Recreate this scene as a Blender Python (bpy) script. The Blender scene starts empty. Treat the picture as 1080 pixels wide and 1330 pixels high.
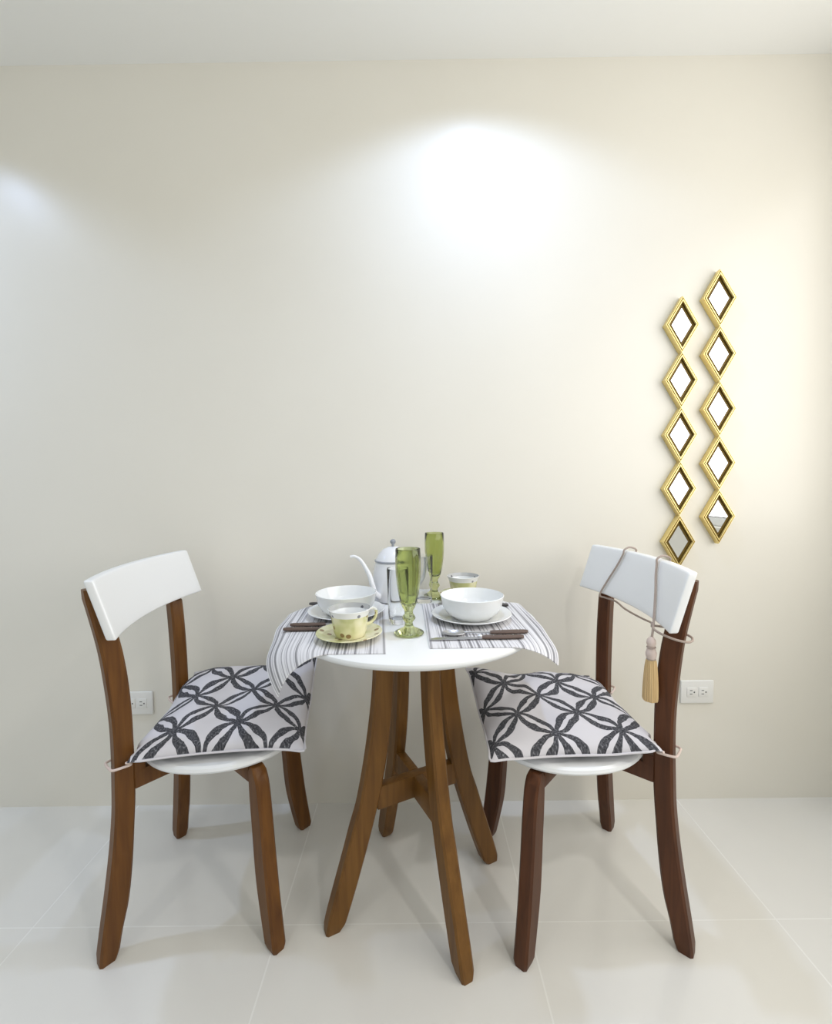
import bpy, bmesh, math, random
from mathutils import Vector, Matrix, noise
PI = math.pi
random.seed(4)
COL = bpy.context.scene.collection

# ------------------------------------------------------------------ materials
def new_mat(name):
    m = bpy.data.materials.new(name); m.use_nodes = True
    nt = m.node_tree
    return m, nt, nt.nodes['Principled BSDF']
def N(nt, t, **kw):
    n = nt.nodes.new(t)
    for k, v in kw.items(): setattr(n, k, v)
    return n
def simple(name, col, rough=.5, metal=0., spec=.5, trans=0., ior=1.45, coat=0., bump=0., bscale=200.):
    m, nt, b = new_mat(name)
    b.inputs['Base Color'].default_value = (*col, 1)
    b.inputs['Roughness'].default_value = rough
    b.inputs['Metallic'].default_value = metal
    b.inputs['Specular IOR Level'].default_value = spec
    b.inputs['Transmission Weight'].default_value = trans
    b.inputs['IOR'].default_value = ior
    b.inputs['Coat Weight'].default_value = coat
    if bump:
        tc = N(nt, 'ShaderNodeTexCoord'); nz = N(nt, 'ShaderNodeTexNoise'); bp = N(nt, 'ShaderNodeBump')
        nz.inputs['Scale'].default_value = bscale; bp.inputs['Strength'].default_value = bump; bp.inputs['Distance'].default_value = .002
        nt.links.new(tc.outputs['Object'], nz.inputs['Vector']); nt.links.new(nz.outputs['Fac'], bp.inputs['Height'])
        nt.links.new(bp.outputs['Normal'], b.inputs['Normal'])
    return m
def math_node(nt, op, a, b=None, c=None):
    n = N(nt, 'ShaderNodeMath', operation=op)
    for i, v in enumerate((a, b, c)):
        if v is None: continue
        if isinstance(v, (int, float)): n.inputs[i].default_value = v
        else: nt.links.new(v, n.inputs[i])
    return n.outputs[0]
def ramp(nt, fac, stops):
    r = N(nt, 'ShaderNodeValToRGB'); e = r.color_ramp.elements
    while len(e) > 1: e.remove(e[-1])
    e[0].position = stops[0][0]; e[0].color = (*stops[0][1], 1)
    for p, c in stops[1:]:
        x = e.new(p); x.color = (*c, 1)
    nt.links.new(fac, r.inputs['Fac'])
    return r.outputs['Color']

def wood_mat(name, dark, light):
    m, nt, b = new_mat(name)
    tc = N(nt, 'ShaderNodeTexCoord'); mp = N(nt, 'ShaderNodeMapping')
    mp.inputs['Scale'].default_value = (45, 45, 3.2)
    nz = N(nt, 'ShaderNodeTexNoise'); nz.inputs['Scale'].default_value = 1.6; nz.inputs['Detail'].default_value = 5; nz.inputs['Distortion'].default_value = .4
    nt.links.new(tc.outputs['Object'], mp.inputs['Vector']); nt.links.new(mp.outputs['Vector'], nz.inputs['Vector'])
    c = ramp(nt, nz.outputs['Fac'], [(.25, dark), (.75, light)])
    nt.links.new(c, b.inputs['Base Color'])
    b.inputs['Roughness'].default_value = .42; b.inputs['Specular IOR Level'].default_value = .28
    return m

def wall_mat():
    m, nt, b = new_mat('wall_paint')
    tc = N(nt, 'ShaderNodeTexCoord'); nz = N(nt, 'ShaderNodeTexNoise'); bp = N(nt, 'ShaderNodeBump')
    nz.inputs['Scale'].default_value = 3.0; nz.inputs['Detail'].default_value = 3
    nt.links.new(tc.outputs['Object'], nz.inputs['Vector'])
    c = ramp(nt, nz.outputs['Fac'], [(.3, (.800, .765, .675)), (.7, (.812, .778, .690))])
    nt.links.new(c, b.inputs['Base Color'])
    n2 = N(nt, 'ShaderNodeTexNoise'); n2.inputs['Scale'].default_value = 160
    nt.links.new(tc.outputs['Object'], n2.inputs['Vector']); nt.links.new(n2.outputs['Fac'], bp.inputs['Height'])
    bp.inputs['Strength'].default_value = .05; bp.inputs['Distance'].default_value = .002
    nt.links.new(bp.outputs['Normal'], b.inputs['Normal'])
    b.inputs['Roughness'].default_value = .30; b.inputs['Specular IOR Level'].default_value = .35
    return m

def floor_mat():
    # polished 60 cm porcelain tiles; joint lines at x = -.36 + k*.63 and y = -.455 + k*.455-style module
    m, nt, b = new_mat('polished_tile')
    tc = N(nt, 'ShaderNodeTexCoord'); sp = N(nt, 'ShaderNodeSeparateXYZ')
    nt.links.new(tc.outputs['Object'], sp.inputs[0])
    def line(sock, off, per, w):
        v = math_node(nt, 'SUBTRACT', sock, off); v = math_node(nt, 'DIVIDE', v, per)
        v = math_node(nt, 'FRACT', v); v = math_node(nt, 'SUBTRACT', v, .5); v = math_node(nt, 'ABSOLUTE', v)
        return math_node(nt, 'GREATER_THAN', v, .5 - w / per)
    g = math_node(nt, 'MAXIMUM', line(sp.outputs[0], -.362, .63, .0019), line(sp.outputs[1], -.442, .63, .0016))
    nz = N(nt, 'ShaderNodeTexNoise'); nz.inputs['Scale'].default_value = 2.2; nz.inputs['Detail'].default_value = 5
    nt.links.new(tc.outputs['Object'], nz.inputs['Vector'])
    c = ramp(nt, nz.outputs['Fac'], [(.3, (.735, .72, .67)), (.7, (.775, .76, .71))])
    mx = N(nt, 'ShaderNodeMix', data_type='RGBA')
    nt.links.new(g, mx.inputs['Factor']); nt.links.new(c, mx.inputs['A']); mx.inputs['B'].default_value = (.80, .79, .745, 1)
    # specks of dirt
    vo = N(nt, 'ShaderNodeTexVoronoi'); vo.inputs['Scale'].default_value = 3.0
    nt.links.new(tc.outputs['Object'], vo.inputs['Vector'])
    sk = math_node(nt, 'LESS_THAN', vo.outputs['Distance'], .010)
    m2 = N(nt, 'ShaderNodeMix', data_type='RGBA')
    nt.links.new(sk, m2.inputs['Factor']); nt.links.new(mx.outputs['Result'], m2.inputs['A']); m2.inputs['B'].default_value = (.2, .19, .17, 1)
    nt.links.new(m2.outputs['Result'], b.inputs['Base Color'])
    rg = math_node(nt, 'MULTIPLY_ADD', g, .4, .16); nt.links.new(rg, b.inputs['Roughness'])
    b.inputs['Specular IOR Level'].default_value = .5
    return m

def cushion_mat():
    # brushed leaf loops: four-petal flowers made of interlocking circles
    m, nt, b = new_mat('petal_print_fabric')
    uv = N(nt, 'ShaderNodeUVMap'); mp = N(nt, 'ShaderNodeMapping')
    mp.inputs['Rotation'].default_value = (0, 0, PI / 4); mp.inputs['Scale'].default_value = (3.75, 3.75, 1); mp.inputs['Location'].default_value = (.22, .10, 0)
    nt.links.new(uv.outputs['UV'], mp.inputs['Vector'])
    # a little hand-drawn wobble
    nz = N(nt, 'ShaderNodeTexNoise'); nz.inputs['Scale'].default_value = 2.2; nz.inputs['Detail'].default_value = 2
    nt.links.new(mp.outputs['Vector'], nz.inputs['Vector'])
    ad = N(nt, 'ShaderNodeVectorMath', operation='MULTIPLY_ADD')
    nt.links.new(nz.outputs['Color'], ad.inputs[0]); ad.inputs[1].default_value = (.16, .16, 0); nt.links.new(mp.outputs['Vector'], ad.inputs[2])
    sp = N(nt, 'ShaderNodeSeparateXYZ'); nt.links.new(ad.outputs[0], sp.inputs[0])
    fx = math_node(nt, 'FRACT', sp.outputs[0]); fy = math_node(nt, 'FRACT', sp.outputs[1])
    def dist(cx, cy):
        dx = math_node(nt, 'SUBTRACT', fx, cx); dy = math_node(nt, 'SUBTRACT', fy, cy)
        return math_node(nt, 'SQRT', math_node(nt, 'ADD', math_node(nt, 'MULTIPLY', dx, dx), math_node(nt, 'MULTIPLY', dy, dy)))
    rho = dist(.5, .5)
    w = math_node(nt, 'MULTIPLY_ADD', rho, .25, .04)
    # brush streaks run along the stroke
    streak = N(nt, 'ShaderNodeTexNoise'); streak.inputs['Scale'].default_value = 26; streak.inputs['Detail'].default_value = 2
    nt.links.new(mp.outputs['Vector'], streak.inputs['Vector'])
    tot = None
    for cx, cy in ((0, 0), (1, 0), (0, 1), (1, 1)):
        d = dist(cx, cy)
        e = math_node(nt, 'SUBTRACT', .707, d)
        s = math_node(nt, 'MULTIPLY', math_node(nt, 'GREATER_THAN', e, -.012), math_node(nt, 'LESS_THAN', e, w))
        tot = s if tot is None else math_node(nt, 'MAXIMUM', tot, s)
    dark = ramp(nt, streak.outputs['Fac'], [(.35, (.040, .040, .046)), (.58, (.095, .095, .105)), (.72, (.26, .26, .275))])
    mx = N(nt, 'ShaderNodeMix', data_type='RGBA')
    nt.links.new(tot, mx.inputs['Factor']); mx.inputs['A'].default_value = (.66, .64, .665, 1); nt.links.new(dark, mx.inputs['B'])
    nt.links.new(mx.outputs['Result'], b.inputs['Base Color'])
    b.inputs['Roughness'].default_value = .85; b.inputs['Specular IOR Level'].default_value = .2
    return m

def mat_stripes():
    # woven placemat: grey and white stripes across the depth of the mat (UV x runs along the stripes' normal)
    m, nt, b = new_mat('striped_cotton')
    uv = N(nt, 'ShaderNodeUVMap'); sp = N(nt, 'ShaderNodeSeparateXYZ'); nt.links.new(uv.outputs['UV'], sp.inputs[0])
    mp = N(nt, 'ShaderNodeMapping'); mp.inputs['Scale'].default_value = (36, .5, 1)
    nt.links.new(uv.outputs['UV'], mp.inputs['Vector'])
    nz = N(nt, 'ShaderNodeTexNoise', noise_dimensions='2D'); nz.inputs['Scale'].default_value = 1.0; nz.inputs['Detail'].default_value = 1
    nt.links.new(mp.outputs['Vector'], nz.inputs['Vector'])
    c = ramp(nt, nz.outputs['Fac'], [(.34, (.27, .265, .275)), (.43, (.50, .49, .50)), (.48, (.72, .71, .72)), (.60, (.76, .75, .76)), (.65, (.56, .545, .56)), (.74, (.42, .41, .43))])
    nt.links.new(c, b.inputs['Base Color']); b.inputs['Roughness'].default_value = .9; b.inputs['Specular IOR Level'].default_value = .1
    return m

def floral_mat(name, white_from=None):
    m, nt, b = new_mat(name)
    tc = N(nt, 'ShaderNodeTexCoord')
    vo = N(nt, 'ShaderNodeTexVoronoi'); vo.inputs['Scale'].default_value = 36
    nt.links.new(tc.outputs['Object'], vo.inputs['Vector'])
    nz = N(nt, 'ShaderNodeTexNoise'); nz.inputs['Scale'].default_value = 22
    nt.links.new(tc.outputs['Object'], nz.inputs['Vector'])
    base = ramp(nt, nz.outputs['Fac'], [(.38, (.56, .56, .26)), (.5, (.75, .72, .44)), (.62, (.82, .78, .54))])
    sp = math_node(nt, 'LESS_THAN', vo.outputs['Distance'], .22)
    mx = N(nt, 'ShaderNodeMix', data_type='RGBA'); nt.links.new(sp, mx.inputs['Factor']); nt.links.new(base, mx.inputs['A']); mx.inputs['B'].default_value = (.30, .20, .09, 1)
    out = mx.outputs['Result']
    if white_from is not None:
        s3 = N(nt, 'ShaderNodeSeparateXYZ'); nt.links.new(tc.outputs['Object'], s3.inputs[0])
        g = math_node(nt, 'GREATER_THAN', s3.outputs[2], white_from)
        m2 = N(nt, 'ShaderNodeMix', data_type='RGBA'); nt.links.new(g, m2.inputs['Factor']); nt.links.new(out, m2.inputs['A']); m2.inputs['B'].default_value = (.84, .84, .82, 1)
        # small dark flowers on the white rim band
        v2 = N(nt, 'ShaderNodeTexVoronoi'); v2.inputs['Scale'].default_value = 46; nt.links.new(tc.outputs['Object'], v2.inputs['Vector'])
        s2 = math_node(nt, 'MULTIPLY', math_node(nt, 'LESS_THAN', v2.outputs['Distance'], .20), g)
        m4 = N(nt, 'ShaderNodeMix', data_type='RGBA'); nt.links.new(s2, m4.inputs['Factor']); nt.links.new(m2.outputs['Result'], m4.inputs['A']); m4.inputs['B'].default_value = (.25, .25, .27, 1)
        out = m4.outputs['Result']
    nt.links.new(out, b.inputs['Base Color'])
    b.inputs['Roughness'].default_value = .2; b.inputs['Coat Weight'].default_value = .3
    return m

M = dict(
    wood=wood_mat('walnut_stain', (.088, .032, .0055), (.170, .068, .012)),
    wood_table=wood_mat('honey_walnut_stain', (.110, .046, .008), (.200, .092, .018)),
    wood_red=wood_mat('red_walnut_stain', (.058, .019, .006), (.112, .038, .012)),
    wall=wall_mat(), floor=floor_mat(),
    ceiling=simple('ceiling_paint', (.88, .88, .85), .7, bump=.04),
    white_lac=simple('white_lacquer', (.84, .85, .85), .28, coat=.2),
    ceramic=simple('white_porcelain', (.86, .87, .86), .14, coat=.4),
    enamel=simple('white_enamel', (.80, .81, .83), .2, coat=.3),
    enamel_grey=simple('grey_enamel_rim', (.30, .32, .35), .25),
    glass=simple('clear_glass', (.97, .98, .98), .0, trans=1., ior=1.45),
    green_glass=simple('green_pressed_glass', (.66, .71, .37), .03, trans=1., ior=1.42),
    pane=simple('window_glass', (.97, .98, .98), .0, trans=1., ior=1.45),
    steel=simple('brushed_steel', (.55, .55, .56), .28, metal=1.),
    handle=simple('brown_handle_wood', (.115, .075, .058), .45, bump=.1, bscale=300),
    handle_dark=simple('dark_handle_wood', (.055, .05, .048), .4),
    gold=simple('gilded_metal', (.86, .69, .29), .27, metal=.75, spec=.6),
    gold_dark=simple('gold_recess_reflection', (.15, .095, .015), .40, metal=.4),  # dark reflection in the gilded groove put into the base colour
    mirror=simple('silvered_mirror', (.93, .94, .94), .02, metal=1.),
    plastic=simple('ivory_plastic', (.83, .82, .78), .35),
    slot=simple('dark_slot', (.05, .05, .05), .6),
    cord=simple('rose_beige_cord', (.42, .34, .29), .8, bump=.5, bscale=500),
    tassel=simple('champagne_silk_fringe', (.62, .44, .22), .6),
    tie=simple('cream_pink_tie', (.68, .56, .50), .8),
    cushion=cushion_mat(), placemat=mat_stripes(),
    cup=floral_mat('yellow_floral_porcelain', .049), saucer=floral_mat('yellow_floral_saucer'),
    frame=simple('white_window_frame', (.82, .82, .80), .4),
)

# ------------------------------------------------------------------ helpers
def finish(name, bm, mat, parent=None, smooth=True, angle=35):
    bmesh.ops.remove_doubles(bm, verts=bm.verts, dist=1e-6)
    bmesh.ops.recalc_face_normals(bm, faces=bm.faces)
    me = bpy.data.meshes.new(name); bm.to_mesh(me); bm.free()
    if smooth:
        for p in me.polygons: p.use_smooth = True
        me.set_sharp_from_angle(angle=math.radians(angle))
    for mm in (mat if isinstance(mat, (list, tuple)) else [mat]): me.materials.append(mm)
    o = bpy.data.objects.new(name, me); COL.objects.link(o)
    if parent: o.parent = parent
    return o
def tag(o, label=None, cat=None, group=None, kind=None):
    if label: o['label'] = label
    if cat: o['category'] = cat
    if group: o['group'] = group
    if kind: o['kind'] = kind
    return o
def empty(name, loc, rz=0):
    o = bpy.data.objects.new(name, None); COL.objects.link(o)
    o.location = loc; o.rotation_euler = (0, 0, rz); o.empty_display_size = .05
    return o
def copy_tree(o, parent=None):
    c = o.copy(); COL.objects.link(c)
    if parent: c.parent = parent
    for ch in list(o.children): copy_tree(ch, c)
    return c
def box(bm, lo, hi, bevel=0., seg=2):
    r = bmesh.ops.create_cube(bm, size=1)
    vs = r['verts']
    for v in vs:
        v.co = Vector([lo[i] + (v.co[i] + .5) * (hi[i] - lo[i]) for i in range(3)])
    if bevel:
        es = list({e for v in vs for e in v.link_edges})
        bmesh.ops.bevel(bm, geom=es, offset=bevel, segments=seg, affect='EDGES', profile=.5)
def lathe(bm, prof, n=48, cx=0, cy=0, rib=None):
    rings = []
    for r, z in prof:
        if r < 1e-5: rings.append([bm.verts.new((cx, cy, z))])
        else:
            ring = []
            for k in range(n):
                a = 2 * PI * k / n; rr = r * (rib(a, r, z) if rib else 1)
                ring.append(bm.verts.new((cx + rr * math.cos(a), cy + rr * math.sin(a), z)))
            rings.append(ring)
    for A, B in zip(rings, rings[1:]):
        if len(A) == 1 and len(B) == 1: continue
        for k in range(n):
            k2 = (k + 1) % n
            if len(A) == 1: bm.faces.new((A[0], B[k], B[k2]))
            elif len(B) == 1: bm.faces.new((A[k], B[0], A[k2]))
            else: bm.faces.new((A[k], B[k], B[k2], A[k2]))
def catmull(pts, n):
    P = [Vector(p) for p in pts]; P = [2 * P[0] - P[1]] + P + [2 * P[-1] - P[-2]]
    out = []
    for i in range(1, len(P) - 2):
        for k in range(n):
            t = k / n; a, b, c, d = P[i - 1], P[i], P[i + 1], P[i + 2]
            out.append(.5 * ((2 * b) + (c - a) * t + (2 * a - 5 * b + 4 * c - d) * t * t + (3 * b - a - 3 * c + d) * t ** 3))
    out.append(P[-2]); return out
def tube(bm, pts, rad, n=10, closed=False, sub=8, caps=True):
    P = catmull(pts + ([pts[0]] if closed else []), sub)
    if closed: P = P[:-1]
    L = len(P); rr = rad if callable(rad) else (lambda t: rad)
    up = None; rings = []
    for i, p in enumerate(P):
        t = (P[(i + 1) % L] - P[i - 1]) if closed else (P[min(i + 1, L - 1)] - P[max(i - 1, 0)])
        t.normalize()
        if up is None:
            up = t.orthogonal().normalized()
        up = (up - t * up.dot(t)).normalized(); s = t.cross(up)
        r = rr(i / max(1, L - 1))
        rings.append([bm.verts.new(p + r * (math.cos(2 * PI * k / n) * up + math.sin(2 * PI * k / n) * s)) for k in range(n)])
    for i in range(L if closed else L - 1):
        A, B = rings[i], rings[(i + 1) % L]
        for k in range(n): bm.faces.new((A[k], A[(k + 1) % n], B[(k + 1) % n], B[k]))
    if not closed and caps:
        bm.faces.new(rings[0][::-1]); bm.faces.new(rings[-1])
def lerp_table(tab, z):
    # smooth interpolation (monotone-ish, Catmull-Rom) of (z, value) rows sorted by z
    if z <= tab[0][0]: return tab[0][1]
    for i in range(len(tab) - 1):
        if z <= tab[i + 1][0]:
            z0, v0 = tab[i]; z1, v1 = tab[i + 1]
            m0 = (v1 - tab[i - 1][1]) / (z1 - tab[i - 1][0]) if i > 0 else (v1 - v0) / (z1 - z0)
            m1 = (tab[i + 2][1] - v0) / (tab[i + 2][0] - z0) if i + 2 < len(tab) else (v1 - v0) / (z1 - z0)
            h = z1 - z0; t = (z - z0) / h
            return (2*t**3-3*t*t+1)*v0 + (t**3-2*t*t+t)*h*m0 + (-2*t**3+3*t*t)*v1 + (t**3-t*t)*h*m1
    return tab[-1][1]
def board_leg(bm, outer, inner, z0, z1, th, ang, n=40, c=.005, zs_extra=()):
    """bowed leg board: lies in the vertical plane at angle ang through the thing's axis"""
    zs = sorted(set([z0 + (z1 - z0) * i / n for i in range(n + 1)] + list(zs_extra)))
    er = Vector((math.cos(ang), math.sin(ang), 0)); et = Vector((-math.sin(ang), math.cos(ang), 0))
    rings = []
    for i, z in enumerate(zs):
        ro, ri = lerp_table(outer, z), inner(z) if callable(inner) else lerp_table(inner, z)
        k = c
        h = th / 2
        if i in (0, len(zs) - 1):     # eased ends
            ro -= .003; ri += .003; h -= .003
        sec = [(ro, -h + k), (ro, h - k), (ro - k, h), (ri + k, h), (ri, h - k), (ri, -h + k), (ri + k, -h), (ro - k, -h)]
        rings.append([bm.verts.new(er * r + et * t + Vector((0, 0, z))) for r, t in sec])
    for A, B in zip(rings, rings[1:]):
        for k in range(8): bm.faces.new((A[k], A[(k + 1) % 8], B[(k + 1) % 8], B[k]))
    bm.faces.new(rings[0][::-1]); bm.faces.new(rings[-1])

# ------------------------------------------------------------------ the setting
H = 2.4734; XR = 1.48; XL = -4.2; YF = -4.8
def plane_box(name, lo, hi, mat, kind='structure'):
    bm = bmesh.new(); box(bm, lo, hi)
    return tag(finish(name, bm, mat, smooth=False), kind=kind)
plane_box('floor', (XL, YF, -.12), (XR + .12, .12, 0), M['floor'])
plane_box('ceiling', (XL, YF, H), (XR + .12, .12, H + .12), M['ceiling'])
plane_box('wall_back', (XL, 0, 0), (XR + .12, .12, H), M['wall'])
# right wall with the window that lights the room: four pieces around the opening, one mesh
WY0, WY1, WZ0, WZ1 = -2.85, -.22, .885, 2.30
bm = bmesh.new()
box(bm, (XR, YF, 0), (XR + .12, 0, WZ0)); box(bm, (XR, YF, WZ1), (XR + .12, 0, H))
box(bm, (XR, YF, WZ0), (XR + .12, WY0, WZ1)); box(bm, (XR, WY1, WZ0), (XR + .12, 0, WZ1))
tag(finish('wall_right', bm, M['wall'], smooth=False), kind='structure')
win = tag(empty('window_1', (XR, (WY0 + WY1) / 2, WZ0)), kind='structure')
hw = (WY1 - WY0) / 2; hh = WZ1 - WZ0
bm = bmesh.new()
for y0, y1, z0, z1 in ((-hw, hw, 0, .045), (-hw, hw, hh - .045, hh), (-hw, -hw + .045, .045, hh - .045), (hw - .045, hw, .045, hh - .045), (-.02, .02, .045, hh - .045)):
    box(bm, (.055, y0, z0), (.105, y1, z1), .004)
finish('window_frame', bm, M['frame'], win)
for y0, y1 in ((-hw + .045, -.02), (.02, hw - .045)):
    bm = bmesh.new(); box(bm, (.078, y0, .045), (.083, y1, hh - .045)); finish('window_pane', bm, M['pane'], win, smooth=False)

# ------------------------------------------------------------------ chairs
OUT = [(0, .296), (.075, .2845), (.16, .2705), (.257, .2565), (.345, .2475), (.41, .2450), (.483, .243), (.56, .2435), (.645, .249), (.734, .258), (.815, .272), (.90, .289)]
INN = [(0, .2555), (.065, .243), (.12, .229), (.20, .2175), (.29, .2095), (.39, .2025), (.55, .2015), (.61, .203), (.681, .208), (.757, .2185), (.90, .250)]
OUTF = [(0, .300), (.12, .281), (.20, .271), (.255, .265), (.34, .256), (.40, .246), (.4315, .230)]
INNF = [(0, .257), (.07, .240), (.155, .223), (.28, .2125), (.36, .206), (.4315, .204)]
def inner_rear(z):
    # the top of the rear leg is notched so that the backrest sits into it
    if z > .772: return lerp_table(OUT, z) - .0365 + .012 * (z - .772) / .11
    return lerp_table(INN, z)
def superell(a, r, n):
    c, s = math.cos(a), math.sin(a)
    return r / (abs(c) ** n + abs(s) ** n) ** (1 / n)
def back_x(y, z):
    return -.133 - .042 * (z - .7815) / .134 - .038 * (1 - (y / .2377) ** 2)      # rear face of the backrest
def make_chair(name, loc, rz, label, wood):
    """forward is local +x"""
    root = tag(empty(name, loc, rz), label, 'chair', 'dining chairs at the round table')
    for ang in (3 * PI / 4, 5 * PI / 4):
        bm = bmesh.new(); board_leg(bm, OUT, inner_rear, 0, .888, .036, ang, zs_extra=(.7712, .7725)); tag(finish('rear_leg', bm, wood, root))
    for ang in (PI / 4, -PI / 4):
        bm = bmesh.new(); board_leg(bm, OUTF, INNF, 0, .4315, .036, ang); finish('front_leg', bm, wood, root)
    # crossed braces under the seat
    for k, ang in enumerate((PI / 4, 3 * PI / 4)):
        bm = bmesh.new(); sr = -1 if k == 0 else 1
        box(bm, (min(sr * .2035, sr * .178), -.0148, .410), (max(sr * .2035, sr * .178), .0148, .4535), .003)
        if k == 0: box(bm, (-.2035, -.015, .388), (.2035, .015, .4315), .003)
        else:
            for s in (-1, 1): box(bm, (min(s * .2035, s * .0152), -.015, .388), (max(s * .2035, s * .0152), .015, .4315), .003)
        bmesh.ops.rotate(bm, verts=bm.verts, matrix=Matrix.Rotation(ang, 3, 'Z'))
        finish('brace', bm, wood, root)
    # dished white seat
    bm = bmesh.new(); n = 72
    prof = [(0, .432), (.75, .432), (.91, .4335), (.975, .437), (1, .4435), (.990, .4505), (.960, .4550), (.90, .4555), (.6, .4525), (.3, .4510), (0, .4505)]
    rings = []
    for f, z in prof:
        if f == 0: rings.append([bm.verts.new((.038, 0, z))]); continue
        ring = []
        for k in range(n):
            c, q = math.cos(2 * PI * k / n), math.sin(2 * PI * k / n); e = 2 / 2.2
            ring.append(bm.verts.new((.038 + .202 * f * math.copysign(abs(c) ** e, c), .192 * f * math.copysign(abs(q) ** e, q), z)))
        rings.append(ring)
    for A, B in zip(rings, rings[1:]):
        for k in range(n):
            k2 = (k + 1) % n
            if len(A) == 1: bm.faces.new((A[0], B[k], B[k2]))
            elif len(B) == 1: bm.faces.new((A[k], B[0], A[k2]))
            else: bm.faces.new((A[k], B[k], B[k2], A[k2]))
    finish('seat', bm, M['white_lac'], root)
    # curved white backrest board leaning back
    bm = bmesh.new(); NY, NZ = 26, 8; ZB, ZT = .7815, .9155; HW = .2377
    def bx(y, z):
        return back_x(y, z)
    def face(off):
        g = []
        for j in range(NZ + 1):
            row = []
            for i in range(NY + 1):
                y = -HW + 2 * HW * i / NY; z = ZB + (ZT - ZB) * j / NZ
                row.append(bm.verts.new((bx(y, z) + off, y, z)))
            g.append(row)
        return g
    Bk, Fr = face(0), face(.022)
    for j in range(NZ):
        for i in range(NY):
            bm.faces.new((Bk[j][i], Bk[j][i+1], Bk[j+1][i+1], Bk[j+1][i])); bm.faces.new((Fr[j][i], Fr[j+1][i], Fr[j+1][i+1], Fr[j][i+1]))
    for j in range(NZ):
        for i in (0, NY): bm.faces.new((Bk[j][i], Bk[j+1][i], Fr[j+1][i], Fr[j][i]))
    for i in range(NY):
        for j in (0, NZ): bm.faces.new((Bk[j][i], Bk[j][i+1], Fr[j][i+1], Fr[j][i]))
    bmesh.ops.recalc_face_normals(bm, faces=bm.faces)
    es = [e for e in bm.edges if len(e.link_faces) == 2 and e.calc_face_angle() > 1.0]
    bmesh.ops.bevel(bm, geom=es, offset=.0045, segments=3, affect='EDGES', profile=.5)
    finish('backrest', bm, M['white_lac'], root, angle=50)
    return root
CL = (-.5664, -.3154, 0); AL = .0751
CR = (.420, -.3324, 0); AR = PI + .055
make_chair('dining_chair', CL, AL, 'white and walnut-brown dining chair left of the table, bare backrest without a cord', M['wood'])
make_chair('dining_chair', CR, AR, 'white and dark-brown dining chair on the right with a tasselled cord around its backrest', M['wood_red'])

# ------------------------------------------------------------------ seat cushions
def make_cushion(offs, yaw, loc, rz, hx, hy, label, lift, ties, seed):
    root = tag(empty('seat_cushion', loc, rz), label, 'cushion', 'patterned seat cushions')
    bm = bmesh.new(); n = 44; uvl = bm.loops.layers.uv.new('UVMap')
    def pos(u, v, top):
        pin = 1 - .045 * (1 - abs(v) ** 2.2) ** 1 * abs(u) ** 2
        piv = 1 - .085 * (1 - abs(u) ** 2.2) ** 1 * abs(v) ** 2
        x, y = hx * u * pin, hy * v * piv
        e = max(0, (1 - abs(u) ** 3.2) * (1 - abs(v) ** 3.2)) ** .55
        w = noise.noise((u * 1.9 + seed, v * 1.9, seed)) * .016 + noise.noise((u * 4.5, v * 4.5 + seed, 2)) * .006
        # edge seam height: rests near seat, front edge sags a little beyond the seat
        zs = .022 + lift(u, v)
        x, y = x * math.cos(yaw) - y * math.sin(yaw), x * math.sin(yaw) + y * math.cos(yaw)
        # the corners squeeze past the chair's rear legs
        X, Y = x + offs[0], y + offs[1]
        for sy in (-1, 1):
            rr, tt = (-X + sy * Y) * .70711, (X + sy * Y) * .70711
            lim = .1915 + max(0, abs(tt) - .0285) * 2.2
            if rr > lim:
                X += (rr - lim) * .70711; Y -= sy * (rr - lim) * .70711
        x, y = X - offs[0], Y - offs[1]
        return (x, y, zs + e * (.056 + w)) if top else (x, y, max(zs - e * .0215, .0008))
    G = {}
    for top in (True, False):
        for i in range(n + 1):
            for j in range(n + 1):
                edge = i in (0, n) or j in (0, n)
                key = (i, j, True if edge else top)
                if key in G: continue
                # denser rows near the rim
                u = math.sin((i / n - .5) * PI) * .35 + (2 * i / n - 1) * .65; v = math.sin((j / n - .5) * PI) * .35 + (2 * j / n - 1) * .65
                G[key] = (bm.verts.new(pos(u, v, top)), u, v)
    for top in (True, False):
        for i in range(n):
            for j in range(n):
                ks = [(i, j), (i+1, j), (i+1, j+1), (i, j+1)]
                if not top: ks = ks[::-1]
                vs = [G[(a, b, True if a in (0, n) or b in (0, n) else top)] for a, b in ks]
                f = bm.faces.new([x[0] for x in vs])
                for lp, x in zip(f.loops, vs): lp[uvl].uv = (x[1] * .5 + (0 if top else .13), x[2] * .5)
    finish('cover', bm, M['cushion'], root, angle=80)
    bm = bmesh.new()
    rim = []
    for s in range(4):
        for k in range(11):
            t = -1 + 2 * k / 11
            u, v = ((t, -1), (1, t), (-t, 1), (-1, -t))[s]
            rim.append(pos(u, v, True))
    tube(bm, rim, .0028, 6, closed=True, sub=3); finish('piping', bm, M['cushion'], root)
    for pts in ties:
        bm = bmesh.new(); tube(bm, pts, .0029, 7); finish('tie', bm, M['tie'], root)
    return root
def cs(u): u = max(0, min(1, u)); return u * u * (3 - 2 * u)
def legpt(ang, r, t, z, off):     # a point beside a leg, in chair-local coordinates, shifted into the cushion frame
    return (math.cos(ang) * r - math.sin(ang) * t - off[0], math.sin(ang) * r + math.cos(ang) * t - off[1], z - off[2])
SEAT = .4565
def tie_loop(ang, off, z, start):
    q = [start]
    for r, t in ((.214, .0295), (.236, .0280), (.2505, .0235), (.2530, .012), (.2530, -.012), (.2505, -.0235), (.236, -.0280), (.2, -.031)):
        q.append(legpt(ang, r, t if ang > PI else -t, z, off))
    return q
off = (.057, .026, SEAT)
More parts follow.
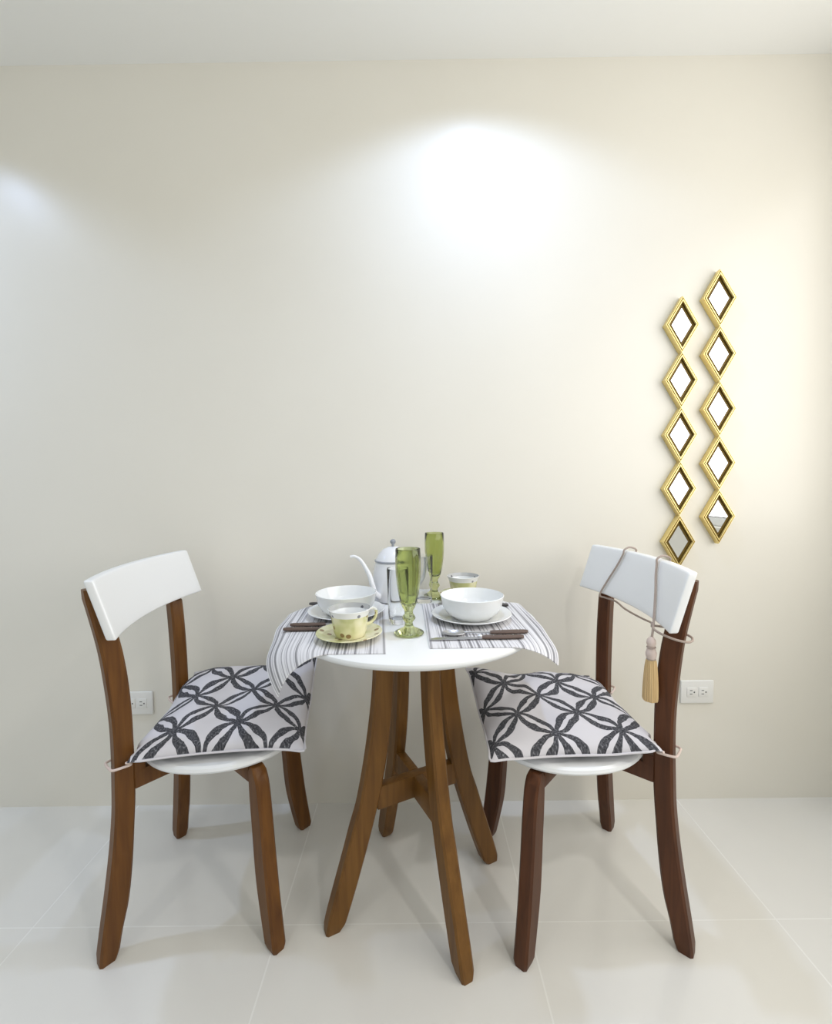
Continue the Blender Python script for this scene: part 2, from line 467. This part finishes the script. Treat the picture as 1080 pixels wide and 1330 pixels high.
make_cushion(off, .050, Matrix.Rotation(AL, 3, 'Z') @ Vector((off[0], off[1], 0)) + Vector((CL[0], CL[1], SEAT)), AL, .206, .213,
    'white seat cushion with grey petal print on the left chair, one front corner turned up',
    lambda u, v: .044 * cs((u - .25) / .75) * cs((v + .05) / 1.0) + .036 * cs(v) - .004 * cs((u - .6) / .4) * cs(-v),
    [tie_loop(5 * PI / 4, off, .462, (-.186, -.219, .022)), tie_loop(3 * PI / 4, off, .470, (-.197, .2000, .055))], 3.1)
off = (.057, -.012, SEAT)
make_cushion(off, -.030, Matrix.Rotation(AR, 3, 'Z') @ Vector((off[0], off[1], 0)) + Vector((CR[0], CR[1], SEAT)), AR, .206, .204,
    'white seat cushion with charcoal petal print lying on the right chair',
    lambda u, v: .036 * cs((u - .25) / .75) * cs((-v + .05) / 1.0) + .016 * cs(-v) + .004 * cs((u - .6) / .4) * cs(v) + .014 * cs((-u - .3) / .7) * cs(v),
    [tie_loop(3 * PI / 4, off, .476, (-.190, .2045, .032)), tie_loop(5 * PI / 4, off, .480, (-.197, -.193, .035))], 8.7)

# ------------------------------------------------------------------ round table
TX, TY, TH, TR, TA = -.011, -.3512, .7628, .3173, .4536
t = tag(empty('dining_table', (TX, TY, 0), TA), 'small round white-topped table with four curved brown legs between the chairs', 'table')
TO = [(0, .261), (.05, .248), (.19, .2035), (.25, .185), (.31, .165), (.45, .1365), (.60, .1165), (.74, .112)]
TI = [(0, .217), (.02, .206), (.14, .1635), (.30, .1145), (.45, .083), (.61, .0665), (.74, .0625)]
for k in range(4):
    bm = bmesh.new(); board_leg(bm, TO, TI, 0, .739, .036, k * PI / 2, n=44); finish('leg', bm, M['wood_table'], t)
for k in range(2):
    bm = bmesh.new(); R_ = .1165
    if k == 0: box(bm, (-R_, -.0135, .279), (R_, .0135, .340), .003)
    else:
        for s in (-1, 1): box(bm, (min(s * R_, s * .0137), -.0135, .279), (max(s * R_, s * .0137), .0135, .340), .003)
        bmesh.ops.rotate(bm, verts=bm.verts, matrix=Matrix.Rotation(PI / 2, 3, 'Z'))
    finish('stretcher', bm, M['wood_table'], t)
bm = bmesh.new()
lathe(bm, [(0, .7398), (.262, .7398), (.297, .7423), (.3105, .7468), (.3165, .7533), (.3173, .7573), (.3158, .7611), (.3120, TH), (.15, TH), (0, TH)], 128)
finish('tabletop', bm, M['white_lac'], t)

# ------------------------------------------------------------------ placemats
def placemat(sign, x_in, x_out, y0, y1, rho, rot, label):
    """mat lying on the top; what reaches past the round rim bends down over it"""
    bm = bmesh.new(); NU, NV = 54, 40; uvl = bm.loops.layers.uv.new('UVMap'); th = .0016
    def pos(u, v, e):
        y = y0 + (y1 - y0) * v; xl = x_in + (x_out - x_in) * u + rot * (v - .5)
        yy = y - TY; rim = math.sqrt(max(.309 ** 2 - yy * yy, 0))
        xr = rim + sign * TX
        X = xl
        # hanging part
        if X > xr:
            s = X - xr; th_ = min(s / rho, 1.45)
            out = rho * math.sin(th_); drop = rho * (1 - math.cos(th_))
            s_extra = max(0, s - 1.45 * rho); drop += s_extra
            wav = .004 * math.sin(y * 42) * min(1, s / .08)
            n = (math.sin(th_), math.cos(th_))
            return (sign * (xr + out + n[0] * e + wav), y, TH + .0006 - drop + n[1] * e)
        return (sign * X, y, TH + .0006 + e)
    V = {}
    for e in (0, 1):
        for i in range(NU + 1):
            for j in range(NV + 1): V[i, j, e] = bm.verts.new(pos(i / NU, j / NV, e * th))
    def f(keys):
        fc = bm.faces.new([V[k] for k in keys])
        for lp, k in zip(fc.loops, keys): lp[uvl].uv = (k[0] / NU, k[1] / NV)
    for i in range(NU):
        for j in range(NV):
            f([(i, j, 1), (i+1, j, 1), (i+1, j+1, 1), (i, j+1, 1)]); f([(i, j, 0), (i, j+1, 0), (i+1, j+1, 0), (i+1, j, 0)])
    for i in range(NU):
        for j in (0, NV): f([(i, j, 0), (i+1, j, 0), (i+1, j, 1), (i, j, 1)])
    for j in range(NV):
        for i in (0, NU): f([(i, j, 0), (i, j+1, 0), (i, j+1, 1), (i, j, 1)])
    o = finish('placemat', bm, M['placemat'])
    return tag(o, label, 'placemat', 'striped placemats on the table')
placemat(-1, .083, .352, -.610, -.214, .120, .030, 'grey-and-white striped placemat draping over the left side of the round table')
placemat(1, .018, .300, -.583, -.217, .147, -.012, 'grey-and-white striped placemat draping over the right side of the round table')
MZ = TH + .0025     # top of a placemat

# ------------------------------------------------------------------ crockery
def plate(x, y, label):
    bm = bmesh.new()
    lathe(bm, [(0, .002), (.060, .002), (.064, 0), (.068, .002), (.078, .006), (.1015, .0155), (.1028, .0168), (.1015, .0180), (.078, .0095), (.068, .0052), (0, .0048)], 72)
    o = finish('dinner_plate', bm, M['ceramic']); o.location = (x, y, MZ)
    return tag(o, label, 'plate', 'white dinner plates')
def bowl(x, y, z, label):
    bm = bmesh.new()
    lathe(bm, [(0, .003), (.044, .003), (.046, 0), (.050, 0), (.053, .004), (.067, .013), (.0755, .028), (.0800, .048), (.0818, .0565), (.0803, .0575), (.0770, .049), (.0723, .030), (.0635, .0175), (.046, .0095), (0, .0085)], 72)
    o = finish('soup_bowl', bm, M['ceramic']); o.location = (x, y, z)
    return tag(o, label, 'bowl', 'white soup bowls')
plate(-.193, -.325, 'white dinner plate under the bowl on the left placemat')
bowl(-.193, -.325, MZ + .0055, 'white round bowl on the left placemat behind the floral cup')
plate(.138, -.374, 'white dinner plate under the bowl on the right placemat')
bowl(.140, -.372, MZ + .0055, 'white round bowl stacked on the plate of the right placemat')
def saucer(x, y, z, label):
    bm = bmesh.new()
    lathe(bm, [(0, .002), (.030, .002), (.032, 0), (.036, 0), (.038, .003), (.055, .0075), (.0745, .0145), (.0755, .0158), (.0745, .0168), (.055, .0105), (.036, .0062), (0, .0056)], 64)
    o = finish('saucer', bm, M['saucer']); o.location = (x, y, z)
    return tag(o, label, 'saucer', 'yellow saucers')
def cup(x, y, z, rz, label):
    root = tag(empty('teacup', (x, y, z), rz), label, 'cup', 'yellow floral teacups')
    bm = bmesh.new()
    lathe(bm, [(0, .003), (.024, .003), (.026, 0), (.033, 0), (.0345, .004), (.0378, .014), (.0400, .030), (.0430, .048), (.0478, .0615), (.0488, .0632), (.0476, .0638), (.0422, .0530)], 56)
    finish('cup_body', bm, M['cup'], root)
    bm = bmesh.new()
    lathe(bm, [(.0476, .0638), (.0422, .0530), (.0380, .033), (.0352, .015), (.028, .0075), (0, .0065)], 56)
    finish('cup_lining', bm, M['ceramic'], root)
    bm = bmesh.new()
    tube(bm, [(.0425, 0, .051), (.058, 0, .055), (.067, 0, .046), (.064, 0, .031), (.052, 0, .021), (.0375, 0, .019)], .0036, 9)
    finish('handle', bm, M['cup'], root)
    return root
saucer(-.158, -.513, MZ, 'yellow saucer under the floral cup at the front left of the table')
cup(-.156, -.513, MZ + .0066, .55, 'yellow floral teacup with white rim on a saucer at the front left')
saucer(.139, -.160, MZ, 'yellow saucer under the floral cup behind the right bowl')
cup(.139, -.160, MZ + .0066, 2.0, 'yellow floral teacup standing behind the right-hand white bowl')

# ------------------------------------------------------------------ glassware
def goblet(x, y, z, s, label):
    """solid pressed-glass flute: foot, knopped stem, ribbed bowl"""
    root = tag(empty('champagne_flute', (x, y, z)), label, 'glass', 'green glass flutes')
    root.scale = (1, 1, s)
    def rib(a, r, zz):
        if r < .015 or zz < .07: return 1
        k = cs((zz - .075) / .02) * cs((.200 - zz) / .012)
        return 1 + .022 * k * math.cos(12 * a)
    bm = bmesh.new()
    lathe(bm, [(0, .0015), (.030, .0), (.0345, .0015), (.0352, .0035), (.033, .006), (.022, .0115), (.0125, .0165), (.0095, .023), (.0095, .030), (.0135, .0345), (.0160, .0395), (.0135, .045), (.0098, .050), (.0105, .058), (.0150, .0655), (.0195, .077), (.0235, .097), (.0268, .122), (.0288, .150), (.0294, .178), (.0290, .2055), (.0283, .2075),
               (.0272, .2055), (.0276, .178), (.0268, .150), (.0246, .122), (.0212, .097), (.0168, .080), (.010, .0715), (0, .0690)], 96, rib=rib)
    finish('flute_body', bm, M['green_glass'], root, angle=60)
    return root
goblet(-.022, -.482, TH + .0003, .975, 'green glass champagne flute standing at the front of the table')
goblet(.053, -.138, TH + .0003, .975, 'green glass champagne flute at the back of the table, beside the far cup')
def tumbler(x, y, label, h):
    bm = bmesh.new()
    lathe(bm, [(0, .001), (.0225, 0), (.0245, .002), (.0262, .05), (.0278, h - .002), (.0272, h), (.0262, h - .002), (.0246, .05), (.0228, .016), (.020, .0125), (0, .012)], 56)
    o = finish('tumbler', bm, M['glass'], angle=45); o.location = (x, y, TH + .0003)
    return tag(o, label, 'glass', 'clear tall tumblers')
tumbler(-.0505, -.392, 'clear tall tumbler beside the front green flute, before the kettle', .140)
tumbler(.018, -.190, 'clear tall tumbler standing just before the back green flute', .140)

# white enamel kettle with a gooseneck spout
k = tag(empty('kettle', (-.074, -.155, TH + .0003)), 'white gooseneck kettle with a grey-rimmed lid at the back of the table', 'kettle')
bm = bmesh.new()
lathe(bm, [(0, .002), (.058, .001), (.064, .004), (.067, .014), (.066, .040), (.062, .080), (.057, .108), (.0535, .118), (.0515, .1195), (.0495, .117), (0, .117)], 64)
finish('kettle_body', bm, M['enamel'], k)
bm = bmesh.new()
tube(bm, [(-.040, -.050, .022), (-.052, -.066, .036), (-.058, -.072, .060), (-.066, -.072, .090), (-.080, -.074, .118), (-.092, -.077, .137), (-.107, -.080, .147), (-.119, -.082, .146)], lambda t: .0098 - .0060 * min(1, t * 1.15), 14)
finish('spout', bm, M['enamel'], k)
lid = bmesh.new()
lathe(lid, [(0, .1175), (.052, .1175), (.0545, .122), (.052, .128), (.044, .142), (.030, .156), (.014, .163), (0, .1645)], 56)
lid = finish('lid', lid, M['enamel'], k)
bm = bmesh.new(); tube(bm, [(.0548 * math.cos(a * PI / 12), .0548 * math.sin(a * PI / 12), .1215) for a in range(24)], .0026, 8, closed=True, sub=2)
finish('rim', bm, M['enamel_grey'], lid)
bm = bmesh.new(); lathe(bm, [(0, .163), (.0045, .1635), (.0040, .170), (.0078, .175), (.0088, .180), (.0060, .185), (0, .1865)], 24); finish('knob', bm, M['enamel_grey'], lid)
bm = bmesh.new(); tube(bm, [(.055, .020, .105), (.085, .035, .112), (.100, .042, .090), (.094, .040, .055), (.066, .028, .030)], .006, 10); finish('handle', bm, M['enamel'], k)

# ------------------------------------------------------------------ cutlery (handle end at -x, head at +x)
def handle_mesh(parent, L, mat):
    bm = bmesh.new()
    r = []
    for i in range(13):
        t = i / 12; w = .0062 + .0026 * math.sin(min(1, t * 1.2) * PI * .9) if t < .98 else .0062
        w = w * (.78 if i in (0, 12) else 1); h = .0042 * (.78 if i in (0, 12) else 1)
        x = L * t
        r.append([bm.verts.new((x, w * math.cos(a * PI / 6), .0046 + h * math.sin(a * PI / 6))) for a in range(12)])
    for A, B in zip(r, r[1:]):
        for q in range(12): bm.faces.new((A[q], A[(q+1) % 12], B[(q+1) % 12], B[q]))
    bm.faces.new(r[0][::-1]); bm.faces.new(r[-1])
    h = finish('handle', bm, mat, parent)
    for xx in (.25, .72):
        b2 = bmesh.new(); lathe(b2, [(0, .0094), (.0016, .0094), (.0016, .0082), (0, .0082)], 12, cx=L * xx); finish('rivet', b2, M['steel'], h)
    return h
def outline_solid(bm, pts, z0, th, zf=lambda x: 0):
    a = [bm.verts.new((x, y, z0 + zf(x))) for x, y in pts]; b = [bm.verts.new((x, y, z0 + th + zf(x))) for x, y in pts]
    bm.faces.new(a[::-1]); bm.faces.new(b)
    for i in range(len(pts)):
        j = (i + 1) % len(pts); bm.faces.new((a[i], a[j], b[j], b[i]))
def knife(x, y, rz, label, mat):
    root = tag(empty('table_knife', (x, y, MZ + .0002), rz), label, 'knife', 'table knives'); L = .094
    handle_mesh(root, L, mat)
    bm = bmesh.new(); lathe(bm, [(0, 0), (.0052, 0), (.0058, .004), (.0052, .008), (0, .008)], 16)
    bmesh.ops.rotate(bm, verts=bm.verts, matrix=Matrix.Rotation(PI / 2, 3, 'Y')); bmesh.ops.translate(bm, verts=bm.verts, vec=(L, 0, .0058)); finish('bolster', bm, M['steel'], root)
    bm = bmesh.new()
    pts = [(L + .007, -.005), (L + .03, -.0085), (.17, -.0095), (.195, -.0075), (.208, -.001), (.211, .005), (.20, .0068), (.15, .0065), (L + .007, .005)]
    outline_solid(bm, pts, .0022, .0014); finish('blade', bm, M['steel'], root, smooth=False)
    return root
def spoon(x, y, rz, label, mat):
    root = tag(empty('table_spoon', (x, y, MZ + .0002), rz), label, 'spoon', 'table spoons'); L = .088
    handle_mesh(root, L, mat)
    bm = bmesh.new(); tube(bm, [(L - .002, 0, .0046), (L + .02, 0, .0050), (L + .045, 0, .0055), (L + .06, 0, .0050)], .0024, 8); finish('shank', bm, M['steel'], root)
    bm = bmesh.new(); n = 28; rings = []
    for f, dz in ((1, .0062), (.98, .0070), (.8, .0040), (.5, .0018), (.2, .0011), (0, .0010)):
        rings.append([bm.verts.new((L + .084 + .028 * f * math.cos(2*PI*q/n), .0185 * f * math.sin(2*PI*q/n), dz)) for q in range(n)] if f else [bm.verts.new((L + .084, 0, dz))])
    under = []
    for f, dz in ((.8, .0026), (.5, .0006), (.2, .0001), (0, 0)):
        under.append([bm.verts.new((L + .084 + .028 * f * math.cos(2*PI*q/n), .0185 * f * math.sin(2*PI*q/n), dz)) for q in range(n)] if f else [bm.verts.new((L + .084, 0, dz))])
    for seq in (rings, [rings[0]] + under):
        for A, B in zip(seq, seq[1:]):
            for q in range(n):
                if len(B) == 1: bm.faces.new((A[q], A[(q+1) % n], B[0]))
                else: bm.faces.new((A[q], A[(q+1) % n], B[(q+1) % n], B[q]))
    finish('spoon_bowl', bm, M['steel'], root)
    return root
def fork(x, y, rz, label, mat):
    root = tag(empty('table_fork', (x, y, MZ + .0002), rz), label, 'fork', 'table forks'); L = .090
    handle_mesh(root, L, mat)
    zf = lambda q: .004 + .003 * math.sin((q - L) / .11 * PI) if q > L else .004
    bm = bmesh.new()
    pts = [(L - .002, -.0025), (L + .035, -.0025), (L + .05, -.009), (L + .066, -.0105)]
    tips = []
    for i, yy in enumerate((-.0090, -.0030, .0030, .0090)):
        tips += [(L + .066, yy - .0015), (L + .108, yy - .0008), (L + .108, yy + .0008), (L + .066, yy + .0015)]
    pts = pts[:-1] + tips + [(L + .05, .009), (L + .035, .0025), (L - .002, .0025)]
    outline_solid(bm, pts, 0, .0016, zf); finish('fork_head', bm, M['steel'], root, smooth=False)
    return root
knife(-.325, -.458, .0, 'brown-handled table knife on the left placemat, nearest the front rim', M['handle'])
spoon(-.318, -.4235, .02, 'brown-handled spoon on the left placemat between knife and plate', M['handle'])
fork(-.318, -.222, .03, 'dark-handled fork at the far side of the left placemat', M['handle_dark'])
knife(.236, -.532, PI + .02, 'brown-handled table knife at the front of the right placemat', M['handle'])
spoon(.254, -.496, PI + .04, 'brown-handled spoon tucked between the right plate and its knife', M['handle'])
fork(.256, -.262, PI - .10, 'dark-handled fork behind the right-hand bowl and plate', M['handle_dark'])

# ------------------------------------------------------------------ diamond mirrors on the wall
def diamond(bm, w, h, y):
    return [bm.verts.new(p) for p in ((0, y, h), (w, y, 0), (0, y, -h), (-w, y, 0))]
def mirror_strip(x, ztop, n, tilt, label):
    root = tag(empty('diamond_mirror', (x, 0, ztop)), label, 'mirror', 'gold diamond mirrors'); root.rotation_euler = (0, tilt, 0)
    W, Hh, P = .0545, .0915, .1782
    for i in range(n):
        zc = -Hh - i * P
        # frame: stepped lozenge moulding, outside face, front fillet, groove, inner fillet, recess
        prof = [(1.0, -.001), (1.0, -.019), (.975, -.0235), (.945, -.0235), (.925, -.0165), (.905, -.0165), (.885, -.0245), (.825, -.0245), (.800, -.020)]
        bm = bmesh.new(); rings = [diamond(bm, W * f, Hh * f, y) for f, y in prof]
        for A, B in zip(rings, rings[1:]):
            for q in range(4): bm.faces.new((A[q], A[(q+1) % 4], B[(q+1) % 4], B[q]))
        bm.faces.new(rings[0])
        fr = finish('frame', bm, M['gold'], root, smooth=False); fr.location = (0, 0, zc)
        bm = bmesh.new(); rr = [diamond(bm, W * f, Hh * f, y) for f, y in ((.800, -.020), (.785, -.0150), (.650, -.0150), (.60, -.0172))]
        for A, B in zip(rr, rr[1:]):
            for q in range(4): bm.faces.new((A[q], A[(q+1) % 4], B[(q+1) % 4], B[q]))
        finish('recess', bm, M['gold_dark'], fr, smooth=False)
        bm = bmesh.new(); a = diamond(bm, W * .605, Hh * .605, -.0168); b = diamond(bm, W * .605, Hh * .605, -.0140)
        bm.faces.new(a); bm.faces.new(b[::-1])
        for q in range(4): bm.faces.new((a[q], a[(q+1) % 4], b[(q+1) % 4], b[q]))
        finish('mirror_pane', bm, M['mirror'], fr, smooth=False)
mirror_strip(.873, 1.716, 5, -.005, 'shorter-hung strip of five gold diamond mirrors, partly behind the right chair back')
mirror_strip(.992, 1.799, 5, -.020, 'higher-hung strip of five gold diamond mirrors on the wall')

# ------------------------------------------------------------------ wall outlets
def outlet(x, z, label):
    root = tag(empty('wall_outlet', (x, 0, z)), label, 'outlet', 'white duplex wall outlets')
    bm = bmesh.new(); box(bm, (-.0567, -.0075, -.0405), (.0567, -.0002, .0405), .003, 3); finish('cover_plate', bm, M['plastic'], root)
    for sx in (-.020, .020):
        bm = bmesh.new(); box(bm, (sx - .0165, -.0095, -.0165), (sx + .0165, -.006, .0165), .0012); s = finish('socket', bm, M['plastic'], root)
        bm = bmesh.new()
        for dz in (-.0062, .0062): box(bm, (sx - .007 , -.0098, dz - .0011), (sx + .0015, -.009, dz + .0011))
        b2 = bmesh.ops.create_circle(bm, cap_ends=True, radius=.0025, segments=14, matrix=Matrix.Translation((sx + .008, -.0098, 0)) @ Matrix.Rotation(PI / 2, 4, 'X'))
        finish('slots', bm, M['slot'], s, smooth=False)
    return root
outlet(-.978, .373, 'white wall outlet seen between the left chair\'s rear legs')
outlet(.959, .3885, 'white wall outlet right of the chair with the tassel')

# ------------------------------------------------------------------ tassel tieback hung over the right chair's back (chair-local coordinates)
ROT = Matrix.Rotation(AR, 3, 'Z')
ts = tag(empty('tassel_tieback', CR, AR), 'rose-beige cord with a golden tassel looped around the right chair\'s backrest', 'tieback')
def bf(y, z, e=.0058):      # point just in front of the backrest's face
    return (back_x(y, z) + .022 + e, y, z)
def bb(y, z, e=.0048):
    p = bf(y, z, 0); return (p[0] - .022 - e, y, z)
def cord(pts, r=.0027):
    bm = bmesh.new(); tube(bm, pts, r, 8); return finish('cord', bm, M['cord'], ts)
cord([bb(-.08, .80), bb(-.082, .86), bb(-.085, .905), (bb(-.085, .918)[0] - .001, -.085, .919), (bf(-.085, .915)[0] - .016, -.085, .9265), (bf(-.085, .918)[0] + .001, -.085, .919), bf(-.087, .905), bf(-.098, .87), bf(-.115, .83), bf(-.130, .790), (bf(-.134, .775)[0] - .004, -.134, .7745), (bf(-.134, .775)[0] - .017, -.130, .770), bb(-.10, .766, .004), bb(-.05, .757, .004), bb(.02, .755, .004), bb(.09, .760, .002), (bf(.12, .770)[0] - .010, .125, .771), bf(.150, .772)])
cord([bb(.07, .80), bb(.07, .86), bb(.072, .905), (bb(.073, .918)[0] - .001, .073, .919), (bf(.074, .915)[0] - .016, .074, .9265), (bf(.075, .918)[0] + .001, .075, .919), bf(.078, .905), bf(.090, .88), bf(.110, .85), bf(.135, .81), bf(.155, .778), (bf(.165, .76)[0], .165, .762), (bf(.166, .75)[0], .166, .742)])
cord([bf(.152, .775), (-.122, .164, .769), (-.129, .181, .763), (-.150, .2005, .7555), (-.174, .2065, .751), (-.190, .198, .7495), (-.200, .187, .7500), (-.204, .174, .752), (-.192, .152, .757), (-.166, .1345, .763), (-.140, .137, .768), bf(.150, .771)])
bm = bmesh.new()
tx, ty = bf(.166, .75)[0], .166
lathe(bm, [(0, .752), (.005, .751), (.0095, .744), (.0105, .736), (.008, .729), (.0065, .726), (.0095, .722), (.0118, .715), (.0118, .707), (.0098, .701), (.0085, .698)], 24, cx=tx, cy=ty)
kn = finish('tassel_head', bm, M['tie'], ts)
for zz in (.727, .699):
    bm = bmesh.new()
    tube(bm, [(tx + .0088 * math.cos(a * PI / 6), ty + .0088 * math.sin(a * PI / 6), zz) for a in range(12)], .0018, 6, closed=True, sub=2)
    finish('binding', bm, M['cord'], kn)
bm = bmesh.new(); n = 60
pf = [(.0086, .7005), (.0112, .694), (.0130, .680), (.0146, .655), (.0158, .625), (.0162, .604), (.0150, .600), (0, .602)]
lathe(bm, pf, n, cx=tx, cy=ty, rib=lambda a, r, z: 1 + .07 * math.cos(20 * a) + .04 * math.sin(7 * a + z * 30))
finish('fringe', bm, M['tassel'], ts)

# ------------------------------------------------------------------ ceiling downlights (two just beyond the top of the picture, two added as floor fill)
def downlight(x, y, energy, size, blend, col, rad, label):
    root = tag(empty('ceiling_downlight', (x, y, H)), label, 'ceiling light', 'recessed ceiling downlights')
    bm = bmesh.new(); lathe(bm, [(.060, -.0002), (.060, -.004), (.056, -.006), (.044, -.006), (.042, -.0002)], 40); finish('trim_ring', bm, M['frame'], root)
    ld = bpy.data.lights.new('downlight_lamp', 'SPOT'); ld.energy = energy; ld.spot_size = size; ld.spot_blend = blend; ld.color = col; ld.shadow_soft_size = rad
    # beam of the reflector: strongest straight down
    ld.use_nodes = True; nt = ld.node_tree; em = nt.nodes['Emission']
    tc = N(nt, 'ShaderNodeTexCoord'); sp = N(nt, 'ShaderNodeSeparateXYZ'); nt.links.new(tc.outputs['Normal'], sp.inputs[0])
    nt.links.new(math_node(nt, 'POWER', math_node(nt, 'ABSOLUTE', sp.outputs[2]), 1.45), em.inputs['Strength'])
    lo = bpy.data.objects.new('lamp', ld); COL.objects.link(lo); lo.parent = root; lo.location = (0, 0, -.012)
SPOT = (.52, .67, 1.0)
downlight(.205, -.385, 31, math.radians(144), .35, SPOT, .035, 'recessed ceiling downlight above the round table')
downlight(-1.72, -.52, 42, math.radians(138), .35, SPOT, .035, 'recessed ceiling downlight to the left of the dining nook')
FILL = (1.0, .98, .95)  # tint of the two unseen lamps added to brighten floor and furniture
downlight(-.95, -1.75, 20, math.radians(150), .5, FILL, .06, 'added ceiling fill lamp over the open floor, farther from the window')
downlight(.85, -1.65, 58, math.radians(150), .5, FILL, .06, 'added ceiling fill lamp over the open floor, nearest the window')

# ------------------------------------------------------------------ daylight
la = bpy.data.lights.new('window_daylight', 'AREA'); la.shape = 'RECTANGLE'; la.size = WY1 - WY0 - .1; la.size_y = WZ1 - WZ0 - .1; la.energy = 30; la.color = (1.0, .965, .93)
lo = bpy.data.objects.new('window_daylight', la); COL.objects.link(lo); lo.location = (XR + .045, (WY0 + WY1) / 2, (WZ0 + WZ1) / 2); lo.rotation_euler = (0, PI / 2, 0)
lo.rotation_euler = Vector((-1, 0, 0)).to_track_quat('-Z', 'Y').to_euler()
w = bpy.data.worlds.new('daylight'); bpy.context.scene.world = w; w.use_nodes = True
bg = w.node_tree.nodes['Background']; bg.inputs['Color'].default_value = (.88, .95, 1.0, 1); bg.inputs['Strength'].default_value = .66

# ------------------------------------------------------------------ camera
cam = bpy.data.cameras.new('camera'); co = bpy.data.objects.new('camera', cam); COL.objects.link(co)
F, TH_, RO, PS, CH, CD = 588.06, .0577, .0133, -.0017, 1.1109, 1.5313
cam.sensor_fit = 'VERTICAL'; cam.sensor_height = 36; cam.sensor_width = 36; cam.lens = F / 1330 * 36
cam.clip_start = .05
fw = Vector((math.sin(PS) * math.cos(TH_), math.cos(PS) * math.cos(TH_), -math.sin(TH_)))
rt = Vector((math.cos(PS), -math.sin(PS), 0)); up = rt.cross(fw)
r2 = rt * math.cos(RO) - up * math.sin(RO); u2 = up * math.cos(RO) + rt * math.sin(RO)
mw = Matrix((r2, u2, -fw)).transposed().to_4x4(); mw.translation = Vector((0, -CD, CH)); co.matrix_world = mw
sc = bpy.context.scene; sc.camera = co
vs = sc.view_settings; vs.view_transform = 'Standard'; vs.look = 'None'; vs.exposure = 0.0; vs.gamma = 1.0; vs.use_curve_mapping = False
sc.cycles.max_bounces = 12; sc.cycles.transmission_bounces = 12; sc.cycles.sample_clamp_indirect = 6
sc.cycles.use_denoising = True
